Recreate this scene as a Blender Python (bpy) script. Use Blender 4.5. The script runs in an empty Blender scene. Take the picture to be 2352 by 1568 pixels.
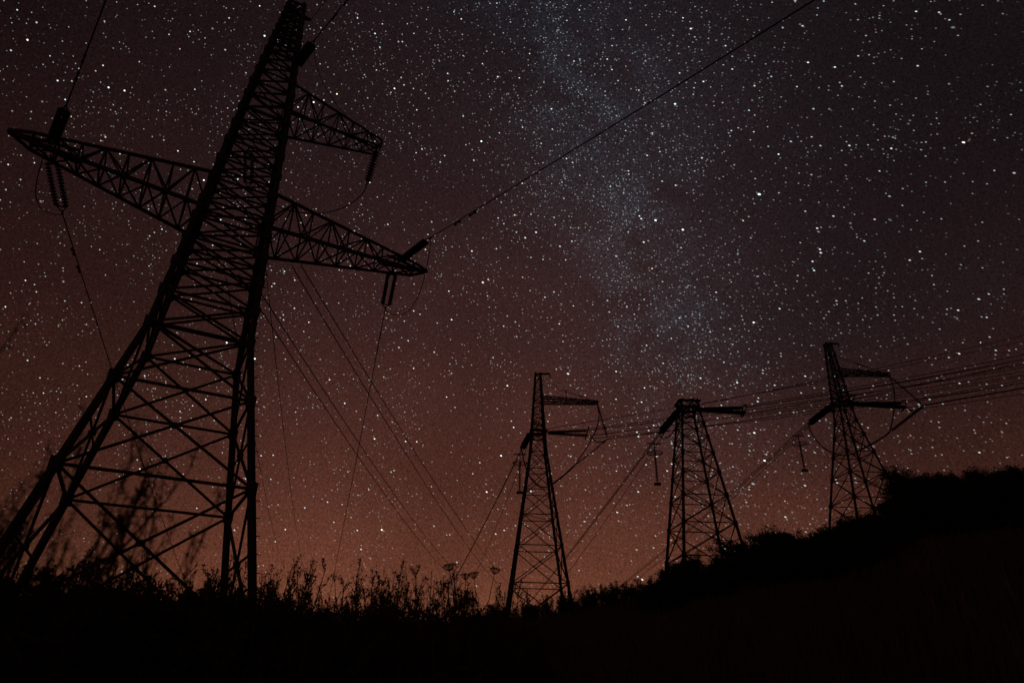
import bpy, math, random
import numpy as np
from mathutils import Vector, Matrix
random.seed(7); rng=np.random.default_rng(11)
sc=bpy.context.scene
COL=sc.collection
CZ=1.1
# ------------------------------------------------------------ materials
def mat(name,c1,c2,scale=4.0,rough=0.85,metal=0.0):
    m=bpy.data.materials.new(name); m.use_nodes=True
    nt=m.node_tree; b=nt.nodes['Principled BSDF']
    tc=nt.nodes.new('ShaderNodeTexCoord'); n=nt.nodes.new('ShaderNodeTexNoise')
    n.inputs['Scale'].default_value=scale; n.inputs['Detail'].default_value=3
    r=nt.nodes.new('ShaderNodeValToRGB')
    r.color_ramp.elements[0].color=(*c1,1); r.color_ramp.elements[1].color=(*c2,1)
    r.color_ramp.elements[0].position=.35; r.color_ramp.elements[1].position=.65
    nt.links.new(tc.outputs['Object'],n.inputs['Vector'])
    nt.links.new(n.outputs['Fac'],r.inputs['Fac']); nt.links.new(r.outputs['Color'],b.inputs['Base Color'])
    b.inputs['Roughness'].default_value=rough; b.inputs['Metallic'].default_value=metal
    b.inputs['Specular IOR Level'].default_value=.15
    return m
M_steel=mat('weathered_galvanised_steel',(.022,.022,.024),(.045,.044,.046),3,.7)
M_ins=mat('dark_glass_insulator',(.015,.017,.02),(.03,.03,.035),6,.5)
M_wire=mat('aluminium_conductor',(.02,.02,.02),(.035,.035,.035),2,.6)
M_leaf=mat('dark_leaf',(.014,.019,.009),(.036,.04,.016),3,.9)
M_dry=mat('dry_stalk',(.03,.024,.013),(.085,.06,.032),5,.9)
M_grass=mat('dry_grass',(.03,.024,.013),(.13,.085,.045),1.2,.9)
M_bark=mat('bark',(.03,.022,.016),(.06,.045,.03),8,.95)
M_ground=mat('meadow_ground',(.005,.005,.004),(.018,.014,.009),.35,1)

def mk(name,verts,faces,material,parent=None,origin=(0,0,0),smooth=False):
    me=bpy.data.meshes.new(name)
    if isinstance(verts,np.ndarray): verts=(verts-np.array(origin)).tolist()
    else:
        o=Vector(origin); verts=[tuple(Vector(v)-o) for v in verts]
    me.from_pydata(verts,[],faces); me.materials.append(material)
    if smooth:
        for p in me.polygons: p.use_smooth=True
    me.update()
    ob=bpy.data.objects.new(name,me); COL.objects.link(ob)
    if parent is not None: ob.parent=parent
    else: ob.location=origin
    return ob

class MB:
    def __init__(s): s.v=[]; s.f=[]
    def beam(s,p,q,w,w2=None):
        p=Vector(p); q=Vector(q); d=q-p
        if d.length<1e-5: return
        d.normalize(); w2=w if w2 is None else w2
        a=d.cross(Vector((0,0,1)))
        if a.length<.05: a=d.cross(Vector((1,0,0)))
        a.normalize(); b=d.cross(a)
        i=len(s.v)
        for P,W in ((p,w),(q,w2)):
            h=W/2
            for sx,sy in ((-1,-1),(1,-1),(1,1),(-1,1)): s.v.append(P+a*h*sx+b*h*sy)
        s.f+= [(i,i+1,i+5,i+4),(i+1,i+2,i+6,i+5),(i+2,i+3,i+7,i+6),(i+3,i,i+4,i+7),(i+3,i+2,i+1,i),(i+4,i+5,i+6,i+7)]
    def tube(s,pts,rs,n=5,closed=False):
        pts=[Vector(p) for p in pts]; m=len(pts)
        if not hasattr(rs,'__len__'): rs=[rs]*m
        i0=len(s.v)
        for k in range(m):
            if closed: d=pts[(k+1)%m]-pts[k-1]
            else: d=pts[min(k+1,m-1)]-pts[max(k-1,0)]
            if d.length<1e-9: d=Vector((0,0,1))
            d.normalize()
            a=d.cross(Vector((0,0,1)))
            if a.length<.05: a=d.cross(Vector((1,0,0)))
            a.normalize(); b=d.cross(a)
            for j in range(n):
                t=2*math.pi*j/n
                s.v.append(pts[k]+(a*math.cos(t)+b*math.sin(t))*rs[k])
        for k in range(m if closed else m-1):
            k2=(k+1)%m
            for j in range(n):
                j2=(j+1)%n
                s.f.append((i0+k*n+j,i0+k*n+j2,i0+k2*n+j2,i0+k2*n+j))
    def leaf(s,p,d,L,W):
        d=Vector(d).normalized(); a=d.cross(Vector((random.uniform(-1,1),random.uniform(-1,1),random.uniform(-1,1))))
        if a.length<1e-3: return
        a.normalize(); p=Vector(p); i=len(s.v)
        s.v+=[p,p+d*L*.5+a*W*.5,p+d*L,p+d*L*.5-a*W*.5]; s.f.append((i,i+1,i+2,i+3))
    def make(s,name,material,parent=None,origin=(0,0,0)):
        return mk(name,s.v,s.f,material,parent,origin)

# ------------------------------------------------------------ terrain
AZ=[-180,-90,-60,-36,-20,-12,-6,5,13,19,26.6,30.5,32.5,40,60,90,180]
TE=[.0,.0,.02,.035,.035,.034,.044,.072,.094,.117,.144,.170,.198,.197,.19,.12,.0]
RS=[60,60,60,60,60,60,60,64,66,68,72,75,78,80,80,70,60]
def H(x,y):
    r=math.hypot(x,y); az=math.degrees(math.atan2(x,y))
    te=float(np.interp(az,AZ,TE)); rs=float(np.interp(az,AZ,RS))
    zs=CZ+rs*te
    if r<rs: z=zs*(r/rs)**1.15
    else:
        k=float(np.interp(az,[-12,4],[-1.2,.45]))
        tt=max(te,.03)
        z=zs+tt*k*80*(1-math.exp(-(r-rs)/80))
    z+= .12*math.sin(x*.31+1)*math.cos(y*.27)*min(1,r/20)+.25*math.sin(x*.083)*math.sin(y*.071+2)*min(1,r/40)
    return z
radii=[0.0]+[1.5*1.075**i for i in range(102)]
NA=240
V=[(0,0,H(0,0))]; F=[]
for r in radii[1:]:
    for k in range(NA):
        a=2*math.pi*k/NA; x=r*math.sin(a); y=r*math.cos(a); V.append((x,y,H(x,y)))
for k in range(NA): F.append((0,1+(k+1)%NA,1+k))
for i in range(len(radii)-2):
    for k in range(NA):
        a=1+i*NA+k; b=1+i*NA+(k+1)%NA; F.append((a,b,b+NA,a+NA))
g=mk('hillside_ground',V,F,M_ground,smooth=True); g['kind']='structure'; g['label']='dark overgrown grassy hillside rising to a ridge'

# ------------------------------------------------------------ towers
def empty(name,loc,label,cat,group=None):
    e=bpy.data.objects.new(name,None); e.location=loc; e.empty_display_size=.5; COL.objects.link(e)
    e['label']=label; e['category']=cat
    if group: e['group']=group
    return e
def bodybuild(mb,C,u,v,levels,legw,brw,lean=(0,0)):
    C=Vector((C[0],C[1],0)); u=Vector((u[0],u[1],0)); v=Vector((v[0],v[1],0))
    sg=[(1,1),(1,-1),(-1,-1),(-1,1)]
    n=len(levels); ztot=levels[-1][0]-levels[0][0]
    def cor(l,k):
        t=(l[0]-levels[0][0])/ztot
        return C+u*(sg[k][0]*l[1]+lean[0]+(lean[1]-lean[0])*t)+v*(sg[k][1]*l[1])+Vector((0,0,l[0]))
    for i in range(n-1):
        l0,l1=levels[i],levels[i+1]; t=(l0[0]-levels[0][0])/ztot
        lw=legw*(1-.35*t); bw=brw*(1-.42*t)
        for k in range(4):
            mb.beam(cor(l0,k),cor(l1,k),lw)
            A0,A1=cor(l0,k),cor(l1,k); B0,B1=cor(l0,(k+1)%4),cor(l1,(k+1)%4)
            if i>0: mb.beam(A0,B0,bw*1.1)
            mb.beam(A0,B1,bw); mb.beam(B0,A1,bw)
            mb.beam(A1-Vector((0,0,lw*1.1)),A1+Vector((0,0,lw*1.1)),lw*1.45)
            if l0[2]=='big':
                w0=l0[1]; w1=l1[1]; tt=w0/(w0+w1)
                Am=A0.lerp(A1,tt); Bm=B0.lerp(B1,tt); X=A0.lerp(B1,tt)
                if k%2==0: mb.beam(Am,Bm,bw*.7)
                mb.beam(X-Vector((0,0,bw)),X+Vector((0,0,bw)),bw*2.2)
        if i>0 and i%3==0:
            mb.beam(cor(l0,0),cor(l0,2),bw*.7)
    l=levels[-1]
    for k in range(4): mb.beam(cor(l,k),cor(l,(k+1)%4),brw*.8)
    for k in range(4):
        mb.beam(cor(levels[0],k)-Vector((0,0,.6)),cor(levels[0],k)+Vector((0,0,.15)),legw*2)
def prof(pts,z0,cuts):
    zs=[p[0] for p in pts]; as_=[p[1] for p in pts]
    out=[]
    for z,st in cuts: out.append((z0+z,float(np.interp(z,zs,as_)),st))
    return out
def armbuild(mb,O,d,side,L,w0,w1,zb0,zt0,zb1,zt1,n,cw,bw,ext=0):
    O=Vector((O[0],O[1],0)); d=Vector((d[0],d[1],0)); s=Vector((side[0],side[1],0))
    def P(t,k,j):
        w=w0+(w1-w0)*t; z=(zb0+(zb1-zb0)*t) if j==0 else (zt0+(zt1-zt0)*t)
        return O+d*(L*t)+s*(w*k)+Vector((0,0,z))
    for k in (-1,1):
        for j in (0,1): mb.beam(P(0,k,j),P(1,k,j),cw,cw*.8)
    for i in range(n+1):
        t=i/n
        for j in (0,1): mb.beam(P(t,-1,j),P(t,1,j),bw)
        for k in (-1,1): mb.beam(P(t,k,0),P(t,k,1),bw)
    for i in range(n):
        t0,t1=i/n,(i+1)/n
        f=i%2
        for k in (-1,1): mb.beam(P(t0,k,f),P(t1,k,1-f),bw)
        for j in (0,1):
            kk=1 if (i+j)%2 else -1
            mb.beam(P(t0,kk,j),P(t1,-kk,j),bw)
    return P
def insul(p,q,r=.13,pitch=.16,double=.4):
    mb=MB(); p=Vector(p); q=Vector(q); d=(q-p); L=d.length; d.normalize()
    a=d.cross(Vector((0,0,1)))
    if a.length<.2: a=d.cross(Vector((1,0,0)))
    a.normalize()
    offs=(-double/2,double/2) if double else (0,)
    g=min(.45,L*.15)
    for o in offs:
        s=p+a*o+d*g; e=q+a*o-d*g; l=(e-s).length; n=max(3,int(l/pitch))
        pts=[];rs=[]
        for i in range(n):
            c=s+d*(l*(i+.0)/n); st=l/n
            pts+= [c,c+d*st*.3,c+d*st*.45,c+d*st*.6]; rs+=[r*.25,r*.32,r,r*.28]
        pts.append(e); rs.append(r*.25)
        mb.tube(pts,rs,8)
        mb.beam(p+d*g*.3,s,.035); mb.beam(e,q-d*g*.3,.035)
    mb.beam(p,p+d*g*.5,.06); mb.beam(q-d*g*.5,q,.06)
    if double:
        for c in (s-a*double/2,e-a*double/2): mb.beam(c-a*(double/2+.04),c+a*(double/2+.04),.045)
    return mb
def para(p,q,sag,n=40):
    p=Vector(p);q=Vector(q); out=[]
    for i in range(n+1):
        t=i/n; c=p.lerp(q,t); c.z-=4*sag*t*(1-t); out.append(c)
    return out
def bez(a,b,c,d,n=18):
    a,b,c,d=map(Vector,(a,b,c,d)); o=[]
    for i in range(n+1):
        t=i/n; s=1-t
        o.append(a*s**3+b*3*s*s*t+c*3*s*t*t+d*t**3)
    return o
def wire(p,q,sag,r=.025,label='thin dark high voltage conductor sagging from a tower',dampers=False):
    mb=MB(); pts=para(p,q,sag); mb.tube(pts,r,5)
    if dampers:
        d=(Vector(q)-Vector(p)).normalized()
        for tt in (2.2,3.4):
            c=Vector(p)+d*tt; L=(Vector(q)-Vector(p)).length; t=tt/L; c.z-=4*sag*t*(1-t)
            mb.beam(c+Vector((0,0,-.0)),c+Vector((0,0,-.12)),.04)
            mb.beam(c-d*.25+Vector((0,0,-.13)),c-d*.1+Vector((0,0,-.13)),.08); mb.beam(c+d*.1+Vector((0,0,-.13)),c+d*.25+Vector((0,0,-.13)),.08)
            mb.beam(c-d*.25+Vector((0,0,-.13)),c+d*.25+Vector((0,0,-.13)),.03)
    o=mb.make('overhead_wire',M_wire,None,tuple(p)); o['label']=label; o['category']='power line'; o['group']='high voltage overhead wires'
    return o

GT='lattice transmission towers along the ridge'
# --- tower 1
C=(-13.62,25.2); u=Vector((.851,.525,0)); v=Vector((-.525,.851,0))
zb=H(*C); T1=empty('transmission_tower',(C[0],C[1],zb),'tall steel lattice tower with three crossarms standing among weeds','electricity pylon')
def W(s,t,h): return Vector((C[0],C[1],CZ+h))+u*s+v*t
mb=MB()
ub=Vector((.877,.480,0)).normalized(); vb=Vector((-ub.y,ub.x,0))
P1=[(0,4.1),(11.7,1.92),(19.2,1.45),(27,1.02),(34.7,.40)]
cuts=[(0,'big'),(5.4,'big'),(9.0,'x')]+[(z,'s') for z in (11.7,13.3,14.8,16.2,17.4,18.4,19.8)]+[(z,'s') for z in (21.1,22.4,23.6,24.8,25.9,26.9,27.9,28.8,29.7,30.5,31.2,31.9,32.5,33.1,33.7,34.2,34.7)]
bodybuild(mb,C,ub,vb,prof(P1,zb,cuts),.22,.10,lean=(-.3,.25))
body=mb.make('tower_body',M_steel,T1,T1.location)
mb=MB(); mb.beam(W(-.25,0,34.9),W(1.2,0,34.7),.12); mb.beam(W(.2,0,34),W(.2,0,35.5),.1); mb.beam(W(.2,0,34.0),W(1.2,0,34.7),.07)
mb.make('earth_wire_bracket',M_steel,T1,T1.location)
pg=MB(); prev=None
for i in range(58):
    z=.8+i*.32; a=float(np.interp(z,[p[0] for p in P1],[p[1] for p in P1]))
    c=Vector((C[0],C[1],z+zb))+ub*(a+.08-.3+.55*z/34.7)-vb*(a+.08); sd=1 if i%2 else -1
    pg.beam(c,c+(ub if sd>0 else -vb)*.2,.03)
    if prev is not None: pg.beam(prev,c,.04)
    prev=c
pg.make('climbing_peg_ladder',M_steel,T1,T1.location)
def arm1(sgn,L,name='crossarm'):
    m=MB()
    armbuild(m,W(sgn*1.35,0,0)[:2],u[:2] if sgn>0 else (-u)[:2],v[:2],L-1.35-.9,1.45,.30,18.4+CZ,20.4+CZ,19.5+CZ,20.0+CZ,8,.13,.065)
    for k in (-1,1):
        m.beam(W(sgn*(L-.9),k*.32,19.5),W(sgn*L,0,19.88),.11); m.beam(W(sgn*(L-.9),k*.32,20.0),W(sgn*L,0,19.95),.11)
    for k in (-1,1): m.beam(W(sgn*(L-2.6),k*.5,19.75),W(sgn*L,0,19.85),.10)
    return m.make(name,M_steel,T1,T1.location)
arm1(1,10.25); arm1(-1,9.3)
m=MB(); armbuild(m,W(1.0,0,0)[:2],u[:2],v[:2],5.5,1.0,.40,26.1+CZ,28.2+CZ,27.0+CZ,27.5+CZ,6,.11,.055)
m.make('crossarm',M_steel,T1,T1.location)
fd=Vector((.67,-.74,.04)).normalized(); bd=Vector((-.26,.9,-.36)).normalized()
def part(mbx,name,T,material): return mbx.make(name,material,T,T.location)
ends={}
for nm,s in (('R',8.35),('L',-7.7)):
    for o,dr in (('f',fd),('b',bd)):
        a0=W(s,-.3 if o=='f' else .3,19.6); e=a0+dr*3.1
        part(insul(a0,e,.13,.16,.40 if o=='b' else .22),'insulator_string',T1,M_ins); ends[nm+o]=e
    a=ends[nm+'f']; b=ends[nm+'b']; j=MB()
    out=u*(1.0 if s>0 else -1.0)
    j.tube(bez(a,a+Vector((0,0,-2.4)),b+Vector((0,0,-1.5))+out*1.5-v*1.2,b),.022,5); part(j,'jumper_wire',T1,M_wire)
tip=W(6.4,0,27.4); e=tip+Vector((-.2,.3,-.85)).normalized()*2.7
part(insul(tip,e,.19,.17,.12),'insulator_string',T1,M_ins)
a0=W(.9,-.75,29.6); e2=a0+fd*2.4; part(insul(a0,e2,.19,.15,.2),'insulator_string',T1,M_ins)
a1=W(-.2,1.0,24.6); e1=a1+bd*2.6; part(insul(a1,e1,.12,.15,.36),'insulator_string',T1,M_ins)
j=MB(); j.tube(bez(e,e+Vector((-.5,.2,-1.8)),e1+u*3+Vector((0,0,-1.5)),e1),.030,5)
part(j,'jumper_wire',T1,M_wire)
j=MB(); j.tube(bez(e2,e2+Vector((0,0,-3)),tip+Vector((-1.5,0,1)),tip+Vector((0,0,.2))),.016,5); part(j,'jumper_wire',T1,M_wire)
wf=Vector((.67,-.74,0))
lab='dark conductor stretched overhead from the lattice tower crossarm'
for key in ('Rf','Lf'):
    p=ends[key]; q=p+wf*80; q.z=p.z-4.1; wire(p,q,.8,.027,lab,True)
q=e2+wf*80; q.z=e2.z-3.9; wire(e2,q,.8,.03,lab,True)
p=W(1.2,0,34.65); q=p+wf*80; q.z-=3; wire(p,q,.8,.02,'thin earth wire running from the tower peak')
lab='dark conductor dropping from the crossarm into the valley'
for key in ('Rb','Lb'):
    p=ends[key]; q=p+Vector((-.265,.96,0))*75; q.z=p.z-14.6; wire(p,q,.8,.027,lab,True)
lab='paired conductors descending behind the lattice tower'
for (s,t,h,ex,ey,eh) in ((.9,1.6,17.2,-9.2,119.7,13.6),(1.35,1.6,17.4,-7.9,119.7,14.0),(3.2,1.2,18.4,-1.1,120,12.6),(3.65,1.2,18.6,.5,120,13.0),(.4,1.6,16.8,-47,142,18),(1.9,1.4,18.4,-42,140,17)):
    wire(W(s,t,h),(ex,ey,eh+CZ),1.2,.031 if ex>-20 else .022,lab)

# --- far towers
def far_tower(x,y,top,low,up=None,label='',sL=6.5,hangat=None,lslope=-.12,laz=-10,lend=190,leftlen=7.0,rslope=.24,base=4.1):
    zb=H(x,y)-.3; T=empty('transmission_tower',(x,y,zb),label,'electricity pylon',GT)
    h=top+CZ-zb; hl=low+CZ-zb
    U=Vector((1,.05,0)).normalized(); Vv=Vector((-.05,1,0)).normalized()
    def w(s,t,hh): return Vector((x,y,CZ+hh))+U*s+Vv*t
    nb=7
    if up is not None:
        pr=[(0,base),(hl-3,1.15),(hl,1.0),(h,.42)]
        lower=list(np.cumsum([0]+[1.0*.86**i for i in range(nb)])); sc_=(hl-1)/lower[-1]
        cut=[(z*sc_,'big' if i<2 else 's') for i,z in enumerate(lower)]
        zz=hl-1; 
        while zz<h-1.0:
            zz+=1.25; cut.append((min(zz,h),'s'))
        cut[-1]=(h,'s')
    else:
        pr=[(0,4.6),(h-1.6,1.3),(h,1.15)]
        lower=list(np.cumsum([0]+[1.0*.87**i for i in range(nb+1)])); sc_=(h-1.6)/lower[-1]
        cut=[(z*sc_,'big' if i<2 else 's') for i,z in enumerate(lower)]+[(h-.8,'s'),(h,'s')]
    mb=MB(); bodybuild(mb,(x,y),U,Vv,prof(pr,zb,cut),.32,.13)
    part(mb,'tower_body',T,M_steel)
    m=MB()
    for sg in (-1,1):
        for k in (-1,1):
            m.beam(w(k*1.0,sg*1.0,low-.5),w(k*.2,sg*4.0,low-.1),.14); m.beam(w(k*1.0,sg*1.0,low+.9),w(k*.2,sg*4.0,low+.1),.12)
        m.beam(w(-1.4,sg*1.0,low),w(1.5,sg*1.0,low),.28)
        m.beam(w(sg*1.2,-1.1,low),w(sg*1.2,1.1,low),.26)
    part(m,'crossarm',T,M_steel)
    dR=Vector((.95,.26,.10)).normalized(); 
    la=math.radians(laz); dL=Vector((math.sin(la),math.cos(la),lslope)).normalized()
    rw=Vector((.966,.26,rslope))
    r_end=[]; l_end=[]
    for o in (-.5,.5):
        a=w(1.3,o,low+o*.5); e=a+dR*sL+Vector((0,0,o*.7)); part(insul(a,e,.25,.27,.5),'insulator_string',T,M_ins); r_end.append(e)
        a=w(-1.2+o*.2,.9,low-.1+o*.6); e=a+dL*leftlen; part(insul(a,e,.25,.27,.5),'insulator_string',T,M_ins); l_end.append(e)
    rg=MB(); c=(r_end[0]+r_end[1])/2-dR*.4
    rg.tube([c+Vector((math.cos(t)*.3,math.sin(t)*1.0,math.cos(t)*.95)) for t in np.linspace(0,2*math.pi,18,endpoint=False)],.1,5,True)
    part(rg,'grading_ring',T,M_steel)
    lr='dark conductors climbing along the ridge from an anchor tower'
    for i,e in enumerate(r_end):
        wire(e,e+rw*150,1.2,.07,lr)
        wire(e+Vector((0,.4,.4 if i else -.4)),e+Vector((0,1.2,3.2 if i else -2.6))+rw*150,1.6,.06,lr)
    wire(w(1.2,1.2,low+1.0),w(1.2,1.2,low+1.0)+rw*150+Vector((0,0,6)),1.2,.055,lr)
    for i,e in enumerate(l_end):
        q=e+Vector((math.sin(la),math.cos(la),lslope-.02))*lend; wire(e,q,2.0,.07,'dark conductors descending from an anchor tower')
    a=w(-.8,1.2,low+.4); a2=a+Vector((math.sin(la+.06),math.cos(la),lslope+.015))*lend; wire(a,a2,3.0,.055,'dark conductors descending from an anchor tower')
    if hangat:
        c0=l_end[0]+dL*hangat; L=6.8; hg=MB()
        hg.beam(c0,c0-Vector((0,0,L)),.14); hg.beam(c0-Vector((1.1,0,.35)),c0+Vector((1.1,0,-.35)),.16); hg.beam(c0-Vector((.5,0,L)),c0+Vector((.5,0,-L)),.4)
        part(insul(c0-Vector((0,0,1.0)),c0-Vector((0,0,L)),.27,.25,0),'insulator_string',T,M_ins)
        part(hg,'hanger_rod',T,M_steel)
        rg=MB(); rg.tube([c0+Vector((math.cos(t)*1.2,math.sin(t)*1.2,-1.9)) for t in np.linspace(0,2*math.pi,24,endpoint=False)],.08,5,True)
        rg.beam(c0+Vector((-1.2,0,-1.9)),c0+Vector((1.2,0,-1.9)),.08)
        part(rg,'grading_ring',T,M_steel)
    if up is not None:
        m=MB(); armbuild(m,w(.6,0,0)[:2],U[:2],Vv[:2],9.2,.6,.3,up-.25+CZ,up+.75+CZ,up-.1+CZ,up+.35+CZ,9,.17,.09)
        part(m,'crossarm',T,M_steel)
        m=MB(); 
        m.beam(w(.2,.3,up+4.0),w(9.5,.1,up+.3),.06); m.beam(w(.2,-.3,up+3.0),w(9.5,-.1,up+.3),.06)
        m.beam(w(4.6,0,up+.5),w(4.6,0,up+2.2),.12)
        part(m,'stay_rod',T,M_steel)
        m=MB(); m.beam(w(-.5,0,top+.1),w(2.0,0,top+.25),.25); m.beam(w(2.0,0,top+.25),w(2.0,0,top-.4),.16)
        part(m,'earth_wire_bracket',T,M_steel)
        tp=w(9.7,0,up); te=tp+(Vector((1.5,.3,-5.9)) if x<30 else Vector((5.0,.6,-5.2))); part(insul(tp,te,.28,.25,0),'insulator_string',T,M_ins)
        tl=w(6.0,2,low-4.6) if x<30 else w(8.6,2,low-4.0)
        part(insul(te,tl,.28,.25,0),'insulator_string',T,M_ins)
        jm=MB(); jm.tube(bez(tl,tl+Vector((-1.6,.4,-1.4)),w(3.2,3,low-7),w(2.2,3,low-7.6)),.15,5)
        jm.tube(bez(w(2.2,3,low-7.6),w(0,5,low-8.5),l_end[0]+Vector((.5,0,-4)),l_end[0]),.11,5)
        jm.tube(bez(te,te+Vector((-1,0,-.6)),r_end[0]+Vector((1,0,-1.5)),r_end[0]),.10,5)
        jm.tube(bez(tp,tp+Vector((.6,0,-2.6)),w(9.8,0,low+.5),tl),.10,5)
        part(jm,'jumper_wire',T,M_wire)
        wire(te,te+rw*150,1.2,.07,lr)
    else:
        m=MB(); 
        m.beam(w(-1.5,-1.2,top),w(1.6,-1.2,top),.3); m.beam(w(-1.5,1.2,top),w(1.6,1.2,top),.3); m.beam(w(-1.4,0,top+.2),w(-.4,0,top+.7),.2)
        m.beam(w(-1.5,-1.2,top),w(-1.5,1.2,top),.25); m.beam(w(-1.4,0,top),w(-1.4,0,top+.3),.2)
        part(m,'top_frame',T,M_steel)
        jm=MB(); jm.tube(bez(l_end[0],l_end[0]+Vector((0,-3,-3)),w(-2,-1,low-3),w(-1,-1.2,low-1)),.1,5)
        part(jm,'jumper_wire',T,M_wire)
    return T
far_tower(4.4,96.9,43.3,33.3,38.6,'steel lattice tower with one long upper arm on the ridge',sL=7.4,hangat=1.5,laz=-10,lslope=-.05,leftlen=6,rslope=.262,base=4.6)
far_tower(25.8,87.3,34.9,34.0,None,'shorter flat-topped steel lattice tower on the ridge',sL=8.4,hangat=2.5,lslope=-.13,rslope=.295)
far_tower(55.9,100.7,52,40.8,46.4,'steel lattice tower with upper arm beside the wooded hilltop',sL=12,hangat=3.5,lslope=-.12,rslope=.285,base=5.4)

# ------------------------------------------------------------ vegetation
def place(me_list,name,x,y,s,label,cat,group,rz=None,dz=-.05,tilt=0.06,wide=1.0):
    me=random.choice(me_list)
    o=bpy.data.objects.new(name,me); o.location=(x,y,H(x,y)+dz)
    o.rotation_euler=(random.uniform(-tilt,tilt),random.uniform(-tilt,tilt),random.uniform(0,6.28) if rz is None else rz)
    o.scale=(wide*s*random.uniform(.9,1.1),wide*s*random.uniform(.9,1.1),s)
    COL.objects.link(o); o['label']=label; o['category']=cat; o['group']=group
    return o
def tomesh(mb,name,ms):
    me=bpy.data.meshes.new(name); me.from_pydata([tuple(q) for q in mb.v],[],mb.f)
    for m_ in ms: me.materials.append(m_)
    me.update(); return me
def rv(s=1): return Vector((random.gauss(0,s),random.gauss(0,s),random.gauss(0,s)))
def shrub_mesh(Hh=1.0,Wd=.6,ns=16,nl=90,ls=.05):
    mb=MB()
    for i in range(ns):
        a=random.uniform(0,6.28); rr=Wd*math.sqrt(random.random()); hh=Hh*random.uniform(.5,1.05)*(1-.35*(rr/Wd)**2)
        b=Vector((rr*.25*math.cos(a),rr*.25*math.sin(a),0)); t=Vector((rr*math.cos(a),rr*math.sin(a),hh))
        c=b.lerp(t,.5)+Vector((0,0,.12*hh))+rv(.03*Hh)
        pts=[b,b.lerp(c,.5),c,c.lerp(t,.5)+rv(.02*Hh),t]
        mb.tube(pts,[.012*Hh,.01*Hh,.008*Hh,.006*Hh,.003*Hh],4)
        for k in range(nl):
            f=random.random()**.6; idx=f*(len(pts)-1); i0=min(int(idx),len(pts)-2); p=pts[i0].lerp(pts[i0+1],idx-i0)
            tw=rv(.065*Hh*(1.3-f*.8)); tw.z=abs(tw.z)*.6
            q=p+tw
            if k%6==0: mb.beam(p,q,.004*Hh)
            mb.leaf(q,rv()+Vector((0,0,.5)),ls*Hh*random.uniform(.6,1.4),ls*Hh*random.uniform(.3,.6))
    return mb
shr=[tomesh(shrub_mesh(1,.55,20,120,.05),'shrub_mesh',[M_leaf]) for _ in range(5)]
def weed_mesh(nst,spread):
    mb=MB()
    for s_ in range(nst):
        b=Vector((random.gauss(0,spread),random.gauss(0,spread),0)); top=b+Vector((random.gauss(0,.09),random.gauss(0,.09),random.uniform(.5,.95) if s_ else 1.0))
        c=b.lerp(top,.5)+rv(.02); pts=[b,b.lerp(c,.5),c,c.lerp(top,.5),top]; mb.tube(pts,[.005,.0045,.004,.0033,.002],4)
        for k in range(16):
            f=random.uniform(.35,1); idx=f*4; i0=min(int(idx),3); p=pts[i0].lerp(pts[i0+1],idx-i0)
            a=random.uniform(0,6.28); L=.2*(1.15-f)*random.uniform(.6,1.3)+.03
            q=p+Vector((math.cos(a)*L*.5,math.sin(a)*L*.5,L*.9)); mb.tube([p,p.lerp(q,.5)+Vector((math.cos(a),math.sin(a),0))*.01,q],[.0025,.0022,.0014],3)
            for z in range(7):
                pp=p.lerp(q,random.uniform(.2,1.05)); mb.leaf(pp,rv()+Vector((0,0,.8)),random.uniform(.010,.028),random.uniform(.005,.013))
        for k in range(16):
            f=random.uniform(.05,.8); idx=f*4; i0=min(int(idx),3); p=pts[i0].lerp(pts[i0+1],idx-i0)
            a=random.uniform(0,6.28); mb.leaf(p,Vector((math.cos(a),math.sin(a),.5)),random.uniform(.05,.12),random.uniform(.010,.026))
    return mb
weeds=[tomesh(weed_mesh(random.randint(6,11),.14),'weed_mesh',[M_dry]) for _ in range(10)]
thin=[tomesh(weed_mesh(1,.01),'weed_mesh',[M_dry]) for _ in range(6)]
def umbel_mesh():
    mb=MB()
    b=Vector((0,0,0)); t=Vector((random.gauss(0,.05),random.gauss(0,.05),.86)); pts=[b,b.lerp(t,.4)+rv(.012),b.lerp(t,.75)+rv(.012),t]
    mb.tube(pts,[.005,.0045,.004,.003],5)
    def head(p,d,R):
        d=d.normalized(); a=d.orthogonal().normalized(); c=d.cross(a)
        for i in range(18):
            an=random.uniform(0,6.28); rr=R*math.sqrt(random.random())
            q=p+d*R*(1.0+.25*(1-(rr/R)))+ (a*math.cos(an)+c*math.sin(an))*rr
            mb.tube([p,p.lerp(q,.6)+(a*math.cos(an)+c*math.sin(an))*rr*.25,q],[.0018,.0015,.0012],3)
            for z in range(6): mb.leaf(q+rv(R*.09),rv()+d,R*.28,R*.2)
    head(t,Vector((0,0,1))+rv(.25),random.uniform(.03,.052))
    for k in range(random.randint(1,4)):
        f=random.uniform(.35,.85); p=b.lerp(t,f); a=random.uniform(0,6.28); L=random.uniform(.15,.35)
        q=p+Vector((math.cos(a)*L*.45,math.sin(a)*L*.45,L)); m_=p.lerp(q,.5)+Vector((math.cos(a),math.sin(a),0))*.04
        mb.tube([p,m_,q],[.003,.003,.002],4); head(q,q-m_,random.uniform(.018,.038))
    for k in range(14):
        p=b.lerp(t,random.uniform(.05,.6)); mb.leaf(p,Vector((random.gauss(0,1),random.gauss(0,1),.6)),random.uniform(.05,.12),.02)
    return mb
umb=[tomesh(umbel_mesh(),'umbel_mesh',[M_dry]) for _ in range(7)]
def pol(az,r): a=math.radians(az); return r*math.sin(a),r*math.cos(a)
LW='tall dry weed with seed heads growing in the meadow'
def topel(az):
    return 5.7+.9*math.sin(az*1.1+.6)+.7*math.sin(az*2.7)+.5*math.sin(az*5.3+1)-max(0,(az+4))*.25
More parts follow.
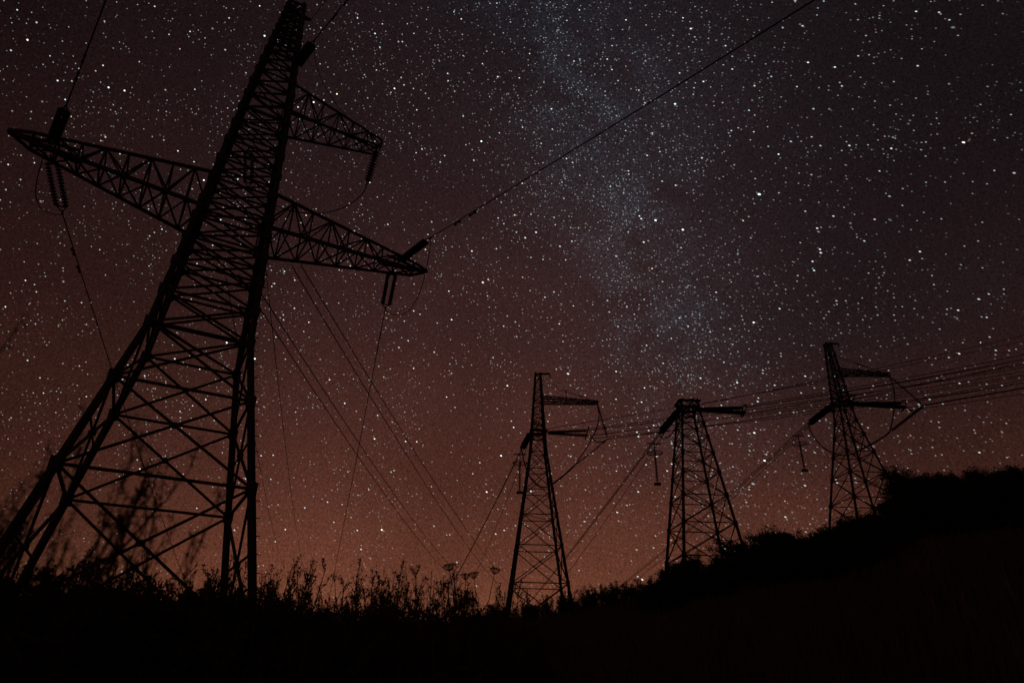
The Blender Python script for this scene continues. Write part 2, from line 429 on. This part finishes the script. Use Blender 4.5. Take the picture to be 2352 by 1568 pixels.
for i in range(170):
    az=random.uniform(-24,1.5); r=random.uniform(7,14); x,y=pol(az,r)
    e=topel(az)*random.uniform(.55,1.05)
    h=CZ+r*math.tan(math.radians(e))-H(x,y); place(weeds,'weed_plant',x,y,max(.4,h),LW,'weed','tall dry weeds in the meadow')
for i in range(70):
    az=random.uniform(-24,1.5); r=random.uniform(6,12); x,y=pol(az,r)
    e=random.uniform(4.8,7.6)-max(0,(az+3))*.35
    if random.random()<.08: e+=.8
    h=CZ+r*math.tan(math.radians(e))-H(x,y); place(thin,'weed_plant',x,y,max(.4,h),LW,'weed','tall dry weeds in the meadow',tilt=.14)
for i in range(55):
    az=random.uniform(-46,-21); r=random.uniform(6,13); x,y=pol(az,r)
    h=CZ+r*math.tan(math.radians(random.uniform(4.2,7.4)))-H(x,y); place(weeds,'weed_plant',x,y,max(.4,h),LW,'weed','tall dry weeds in the meadow')
LU='wild carrot with umbrella-shaped seed heads in the meadow'
for (az,e) in [(-5.0,6.9),(-4.4,7.2),(-3.7,7.4),(-3.0,6.8),(-2.4,7.0),(-1.5,6.4),(-5.4,6.6),(-16.5,6.9),(-4.0,6.2),(-33,7.6),(-3.4,6.5),(-20,6.9),(-.6,5.9),(-1.9,6.0),(-10.2,7.0),(-13.4,6.8)]:
    r=random.uniform(6.5,8.0); x,y=pol(az,r); h=CZ+r*math.tan(math.radians(e-.7))-H(x,y)
    place(umb,'wild_carrot',x,y,h/.97,LU,'wildflower','wild carrots in the meadow')
LS='leafy dark shrub growing on the slope'
def shrubs(n,azr,rr,elf,lab=LS,grp='leafy shrubs on the slope'):
    for i in range(n):
        az=random.uniform(*azr); r=random.uniform(*rr); x,y=pol(az,r)
        h=CZ+r*math.tan(math.radians(elf(az)))-H(x,y)
        if h<.25: h=random.uniform(.3,.5)
        place(shr,'shrub',x,y,h,lab,'shrub',grp,tilt=.1)
shrubs(75,(-47,-20.5),(7,13),lambda a:random.uniform(3.4,6.8))
shrubs(70,(-22,1),(9,18),lambda a:random.uniform(1.6,4.9))
for i in range(130):
    az=-6+40*random.random()**.8; te=float(np.interp(az,AZ,TE)); rs=float(np.interp(az,AZ,RS)); r=rs*random.uniform(.92,1.0); x,y=pol(az,r)
    place(shr,'shrub',x,y,random.uniform(.6,2.3)*float(np.interp(az,[0,14,20,34],[.9,1.15,1.5,1.5])),'low dark shrub on the ridge line','shrub','low shrubs along the ridge',tilt=.15,wide=1.05,dz=-.2)

def tree_meshes():
    tk=MB(); cr=MB(); 
    tk.tube([(0,0,-.4),(.05,0,1),(0,.08,2.2),(.1,0,3.6),(.05,.05,5)],[.22,.17,.14,.09,.03],7)
    tips=[]
    for i in range(22):
        z=random.uniform(.4,4.4); a=random.uniform(0,6.28); L=random.uniform(1.1,2.4)*(1.15-abs(z-2.4)/5)
        p=Vector((.05,0,z)); q=p+Vector((math.cos(a)*L,math.sin(a)*L,L*.4)); m_=p.lerp(q,.5)+rv(.08)
        tk.tube([p,m_,q],[.07,.045,.015],5); tips+= [q,m_,p.lerp(q,.75)]
        for k in range(2):
            q2=m_+rv(.5); tk.tube([m_,q2],[.03,.01],4); tips.append(q2)
    tips.append(Vector((0,0,5)))
    for t in tips:
        R=random.uniform(.3,.6)
        for k in range(60): cr.leaf(t+rv(R*.55),rv(),random.uniform(.14,.28),random.uniform(.08,.16))
    return tomesh(tk,'trunk_mesh',[M_bark]),tomesh(cr,'crown_mesh',[M_leaf])
TM=[tree_meshes() for _ in range(4)]
def tree(x,y,s,w=1.2):
    e=empty('broadleaf_tree',(x,y,H(x,y)-.15*s),'dense dark broadleaf tree on the hilltop','tree','broadleaf trees on the hilltop')
    e.rotation_euler=(0,0,random.uniform(0,6.28)); e.scale=(s*w,s*w,s)
    t,c=random.choice(TM)
    for nm,me in (('trunk',t),('crown',c)):
        o=bpy.data.objects.new(nm,me); o.parent=e; COL.objects.link(o)
for i in range(60):
    az=32.2+16*(i/60)+random.uniform(-.2,.2); r=80*random.uniform(.9,1.0); x,y=pol(az,r); tree(x,y,random.choice((.2,.35,.48,.62)),1.05)
for i in range(90):
    az=random.uniform(12,46); r=random.uniform(38,72); x,y=pol(az,r); tree(x,y,random.uniform(.25,.5),1.7)
for az,s in ((17.0,.45),(18.7,.72),(19.3,.55),(20.6,.5),(21.5,.8),(22.1,.78),(22.8,.6),(23.9,.45),(14.6,.5),(15.2,.6),(15.8,.4),(16.4,.3),(24.8,.4),(25.8,.5),(26.6,.4),(27.4,.35),(28.2,.4),(29.0,.35),(30.0,.4),(30.9,.5),(31.7,.7),(32.2,.85),(13.4,.5),(12.6,.3)): 
    x,y=pol(az,float(np.interp(az,AZ,RS))-1); tree(x,y,s)

def feather(lx):
    mb=MB(); lf=MB()
    def br(p,d,L,r,dep,cv):
        n=6; pts=[p]; q=p.copy(); dd=d.normalized()
        for i in range(n):
            dd=(dd+rv(.10)+cv).normalized(); q=q+dd*(L/n); pts.append(q.copy())
        mb.tube(pts,[r*(1-.7*i/n) for i in range(n+1)],4)
        if dep>0:
            for k in range(8 if dep>1 else 5):
                f=random.uniform(.3,1); i0=min(int(f*n),n-1); pp=pts[i0].lerp(pts[i0+1],f*n-i0)
                br(pp,(dd+rv(.6)+Vector((0,0,.1))).normalized(),L*random.uniform(.16,.38),r*.6,dep-1,Vector((0,0,.22)))
        else:
            for k in range(16):
                f=random.uniform(0,1); i0=min(int(f*n),n-1); pp=pts[i0].lerp(pts[i0+1],f*n-i0); lf.leaf(pp+rv(.004),rv()+dd*.8,random.uniform(.008,.017),random.uniform(.003,.006))
    for k in range(3):
        a=random.uniform(0,6.28); t=random.uniform(.2,.6)
        br(Vector((random.gauss(0,.03),random.gauss(0,.03),0)),Vector((math.cos(a)*t+lx,math.sin(a)*t*.6,1)),random.uniform(.7,.88),.006,2,Vector((-lx*.1,0,.14)))
    zmax=max(p.z for p in mb.v)
    return mb,lf,zmax
for (az,r,el,lx) in ((-45.5,1.9,17,.1),(-40,1.9,21.5,0),(-37,1.9,16,.1),(-33.5,2.0,17,.1),(-30.5,2.0,17.5,.05),(-27.5,2.1,12,0),(-42.5,1.8,11,0)):
    x,y=pol(az,r); zz=H(x,y)-.02
    ns=empty('sapling',(x,y,zz),'slender feathery sapling with thin curving twigs','shrub','feathery saplings beside the viewpoint')
    a,b,zm=feather(lx)
    for nm,me in (('branch',tomesh(a,'branch_mesh',[M_bark])),('foliage',tomesh(b,'foliage_mesh',[M_leaf]))):
        o=bpy.data.objects.new(nm,me); o.parent=ns; COL.objects.link(o)
    s=(CZ+r*math.tan(math.radians(el))-zz)/zm; ns.scale=(s*.7,s*.7,s)

# grass stuff
N=60000
az=np.radians(rng.uniform(-50,48,N)); r=3+rng.random(N)**1.2*62
gx=r*np.sin(az); gy=r*np.cos(az); gz=np.array([H(a_,b_) for a_,b_ in zip(gx,gy)])-.03
L=rng.uniform(.25,.8,N)*np.where(r<20,1,.8); th=rng.uniform(0,2*np.pi,N); bend=rng.uniform(.05,.45,N)*L
w=rng.uniform(.003,.006,N)*(1+r/9)
dx=np.cos(th);dy=np.sin(th); px=-dy; py=dx
base=np.stack([gx,gy,gz],1); sd=np.stack([px,py,0*px],1)*w[:,None]
mid=base+np.stack([dx*bend*.3,dy*bend*.3,L*.55],1); tp=base+np.stack([dx*bend,dy*bend,L],1)
VV=np.stack([base-sd,base+sd,mid+sd*.7,mid-sd*.7,tp],1).reshape(-1,3)
idx=np.arange(N)*5
FF=[(i,i+1,i+2,i+3) for i in idx.tolist()]+[(i+3,i+2,i+4) for i in idx.tolist()]
gr=mk('grass',VV,FF,M_grass); gr['kind']='stuff'; gr['label']='long dark meadow grass covering the slope'; gr['category']='grass'

# ------------------------------------------------------------ world
w_=bpy.data.worlds.new('World'); sc.world=w_; w_.use_nodes=True; nt=w_.node_tree; nt.nodes.clear()
try: w_.cycles.sampling_method='NONE'
except Exception: pass
Nn=nt.nodes.new; Lk=nt.links.new
def setin(s,x):
    if isinstance(x,(int,float)): s.default_value=x
    elif isinstance(x,(tuple,list)): s.default_value=x
    else: Lk(x,s)
def ma(op,a,b=0.0,c=None,clamp=False):
    n=Nn('ShaderNodeMath'); n.operation=op; n.use_clamp=clamp; setin(n.inputs[0],a); setin(n.inputs[1],b)
    if c is not None: setin(n.inputs[2],c)
    return n.outputs[0]
def vm(op,a,b=None,s=None):
    n=Nn('ShaderNodeVectorMath'); n.operation=op; setin(n.inputs[0],a)
    if b is not None: setin(n.inputs[1],b)
    if s is not None: setin(n.inputs['Scale'],s)
    return n.outputs['Value'] if op in('DOT_PRODUCT','LENGTH','DISTANCE') else n.outputs['Vector']
def mr(x,a,b,c,d,sm=True):
    n=Nn('ShaderNodeMapRange'); n.interpolation_type='SMOOTHSTEP' if sm else 'LINEAR'
    for i,k in enumerate((x,a,b,c,d)): setin(n.inputs[i],k)
    return n.outputs[0]
def gauss(x,w):
    q=ma('DIVIDE',x,w); return ma('EXPONENT',ma('MULTIPLY',ma('MULTIPLY',q,q),-1.0))
def noise(sc_,det,dist=0):
    n=Nn('ShaderNodeTexNoise'); n.inputs['Scale'].default_value=sc_; n.inputs['Detail'].default_value=det; n.inputs['Distortion'].default_value=dist; Lk(D,n.inputs['Vector']); return n.outputs['Fac']
def mixc(f,a,b):
    mx=Nn('ShaderNodeMix'); mx.data_type='RGBA'; setin(mx.inputs[0],f); setin(mx.inputs[6],a); setin(mx.inputs[7],b); return mx.outputs[2]
tc=Nn('ShaderNodeTexCoord'); D=vm('NORMALIZE',tc.outputs['Generated'])
sep=Nn('ShaderNodeSeparateXYZ'); Lk(D,sep.inputs[0]); X,Y,Z=sep.outputs
ramp=Nn('ShaderNodeValToRGB'); cr=ramp.color_ramp; Lk(Z,ramp.inputs[0])
stops=[(0,(.175,.058,.029)),(.07,(.160,.053,.028)),(.14,(.120,.0385,.0225)),(.24,(.080,.0262,.0178)),(.454,(.0400,.0150,.0133)),(.65,(.0205,.0092,.0098)),(.82,(.0115,.0064,.0078)),(1,(.008,.005,.0065))]
cr.elements[0].position=stops[0][0]; cr.elements[0].color=(*stops[0][1],1)
cr.elements[1].position=1; cr.elements[1].color=(*stops[-1][1],1)
for p_,c_ in stops[1:-1]:
    e=cr.elements.new(p_); e.color=(*c_,1)
right=mr(X,.05,.65,1.0,.60); left=mr(X,-.72,-.15,.45,1.0)
bn=mr(noise(3,3),.3,.7,.82,1.18,False)
skyb=mixc(ma('MULTIPLY',mr(X,.0,.5,0.0,.7),mr(Z,.12,.5,0.0,1.0)),ramp.outputs[0],(.0165,.0118,.0150,1))
skyc=vm('SCALE',skyb,s=ma('MULTIPLY',ma('MULTIPLY',right,left),bn))
grain=noise(430,1)
skyc=vm('SCALE',skyc,s=mr(grain,.25,.75,.6,1.4,False))
dn=vm('DOT_PRODUCT',D,(-.919,.350,-.185))
dd_=ma('ADD',dn,ma('MULTIPLY',ma('SUBTRACT',noise(3.5,4),.5),.2))
gau=gauss(dd_,.095); gau2=gauss(dn,.24)
cl=mr(noise(9,6,.8),.42,.64,.10,1.0,False)
hz=mr(Z,.18,.55,0.08,1.0)
knot=gauss(vm('DISTANCE',D,(.162,.761,.629)),.035); clus=gauss(vm('DISTANCE',D,(.263,.88,.395)),.017)
mw=ma('MULTIPLY',ma('ADD',ma('MULTIPLY',gau,cl),ma('MULTIPLY',gau2,.24)),hz)
mw=ma('ADD',mw,ma('MULTIPLY',knot,.6))
fine=mr(grain,.25,.75,.1,1.9,False)
tot=vm('ADD',skyc,vm('SCALE',(.0066,.0115,.0155),s=ma('MULTIPLY',mw,fine)))
tdir=Vector((.82,-.25,-.5)).normalized()
dt=vm('DOT_PRODUCT',D,tuple(tdir))
Dst=vm('SUBTRACT',D,vm('SCALE',tuple(tdir),s=ma('MULTIPLY',dt,.5)))
hfade=mr(Z,.03,.30,.35,1.0)
patch=mr(noise(14,2),.35,.68,.25,1.2)
extra=ma('ADD',ma('MULTIPLY',ma('MULTIPLY',gau,cl),.55),ma('ADD',ma('MULTIPLY',knot,.9),ma('MULTIPLY',clus,1.5)))
dens=ma('ADD',ma('MULTIPLY',patch,.48),ma('ADD',ma('MULTIPLY',gau2,.26),extra))
def stars(S,rad,power,gain,thr=None,fl=0.0):
    vn=Nn('ShaderNodeTexVoronoi'); vn.voronoi_dimensions='3D'; vn.feature='F1'; vn.inputs['Scale'].default_value=S; vn.inputs['Randomness'].default_value=1
    Lk(vm('ADD',Dst,(S*.013,.37,S*.007)),vn.inputs['Vector'])
    sc3=Nn('ShaderNodeSeparateColor'); Lk(vn.outputs['Color'],sc3.inputs[0])
    rnd=ma('ADD',ma('POWER',sc3.outputs[0],power),fl)
    if thr is not None: rnd=ma('MULTIPLY',rnd,ma('LESS_THAN',sc3.outputs[1],thr))
    disk=mr(vn.outputs['Distance'],rad*S,rad*S*.2,0.0,1.0)
    I=ma('MULTIPLY',ma('MULTIPLY',disk,rnd),gain)
    return vm('SCALE',mixc(ma('POWER',sc3.outputs[2],.6),(1,.70,.52,1),(.66,.92,1,1)),s=I)
s0=vm('SCALE',stars(430,.00080,2.2,.60,extra,.03),s=hfade)
s1=vm('SCALE',stars(330,.00080,2.2,.72,dens,.04),s=hfade)
s2=vm('SCALE',stars(175,.00098,4.0,2.2,ma('ADD',dens,.12)),s=hfade)
s3=vm('SCALE',stars(88,.0012,6.5,4.2,ma('ADD',dens,.3)),s=hfade)
s4=vm('SCALE',stars(42,.0016,4.0,3.4,.8),s=mr(X,-.6,.5,.2,1.0))
for s_ in (s0,s1,s2,s3,s4): tot=vm('ADD',tot,s_)
sk=Nn('ShaderNodeTexSky'); sk.sky_type='NISHITA'; sk.sun_disc=False; sk.sun_elevation=math.radians(-6); sk.sun_rotation=math.radians(0)
tot=vm('ADD',tot,vm('SCALE',sk.outputs[0],s=.002))
bg=Nn('ShaderNodeBackground'); Lk(tot,bg.inputs[0]); bg.inputs[1].default_value=1
out=Nn('ShaderNodeOutputWorld'); Lk(bg.outputs[0],out.inputs[0])
sl=bpy.data.lights.new('warm_fill','SUN'); sl.energy=.02; sl.angle=math.radians(.5); sl.color=(1,.62,.48)  # faint warm fill added to redden the night grass, not a real sun
so=bpy.data.objects.new('warm_fill',sl); so.rotation_euler=(math.radians(62),0,math.radians(-25)); COL.objects.link(so)
# ------------------------------------------------------------ camera
cam=bpy.data.cameras.new('camera'); co=bpy.data.objects.new('camera',cam); COL.objects.link(co)
cam.lens=22.5; cam.sensor_width=36; cam.clip_end=6000; cam.clip_start=.05
co.matrix_world=Matrix.Translation((0,0,CZ))@Matrix.Rotation(math.radians(117),4,'X')@Matrix.Rotation(math.radians(1.17),4,'Z')
cam.dof.use_dof=True; cam.dof.focus_distance=30; cam.dof.aperture_fstop=1.9
sc.camera=co
sc.view_settings.view_transform='Standard'; sc.view_settings.look='None'; sc.view_settings.exposure=0
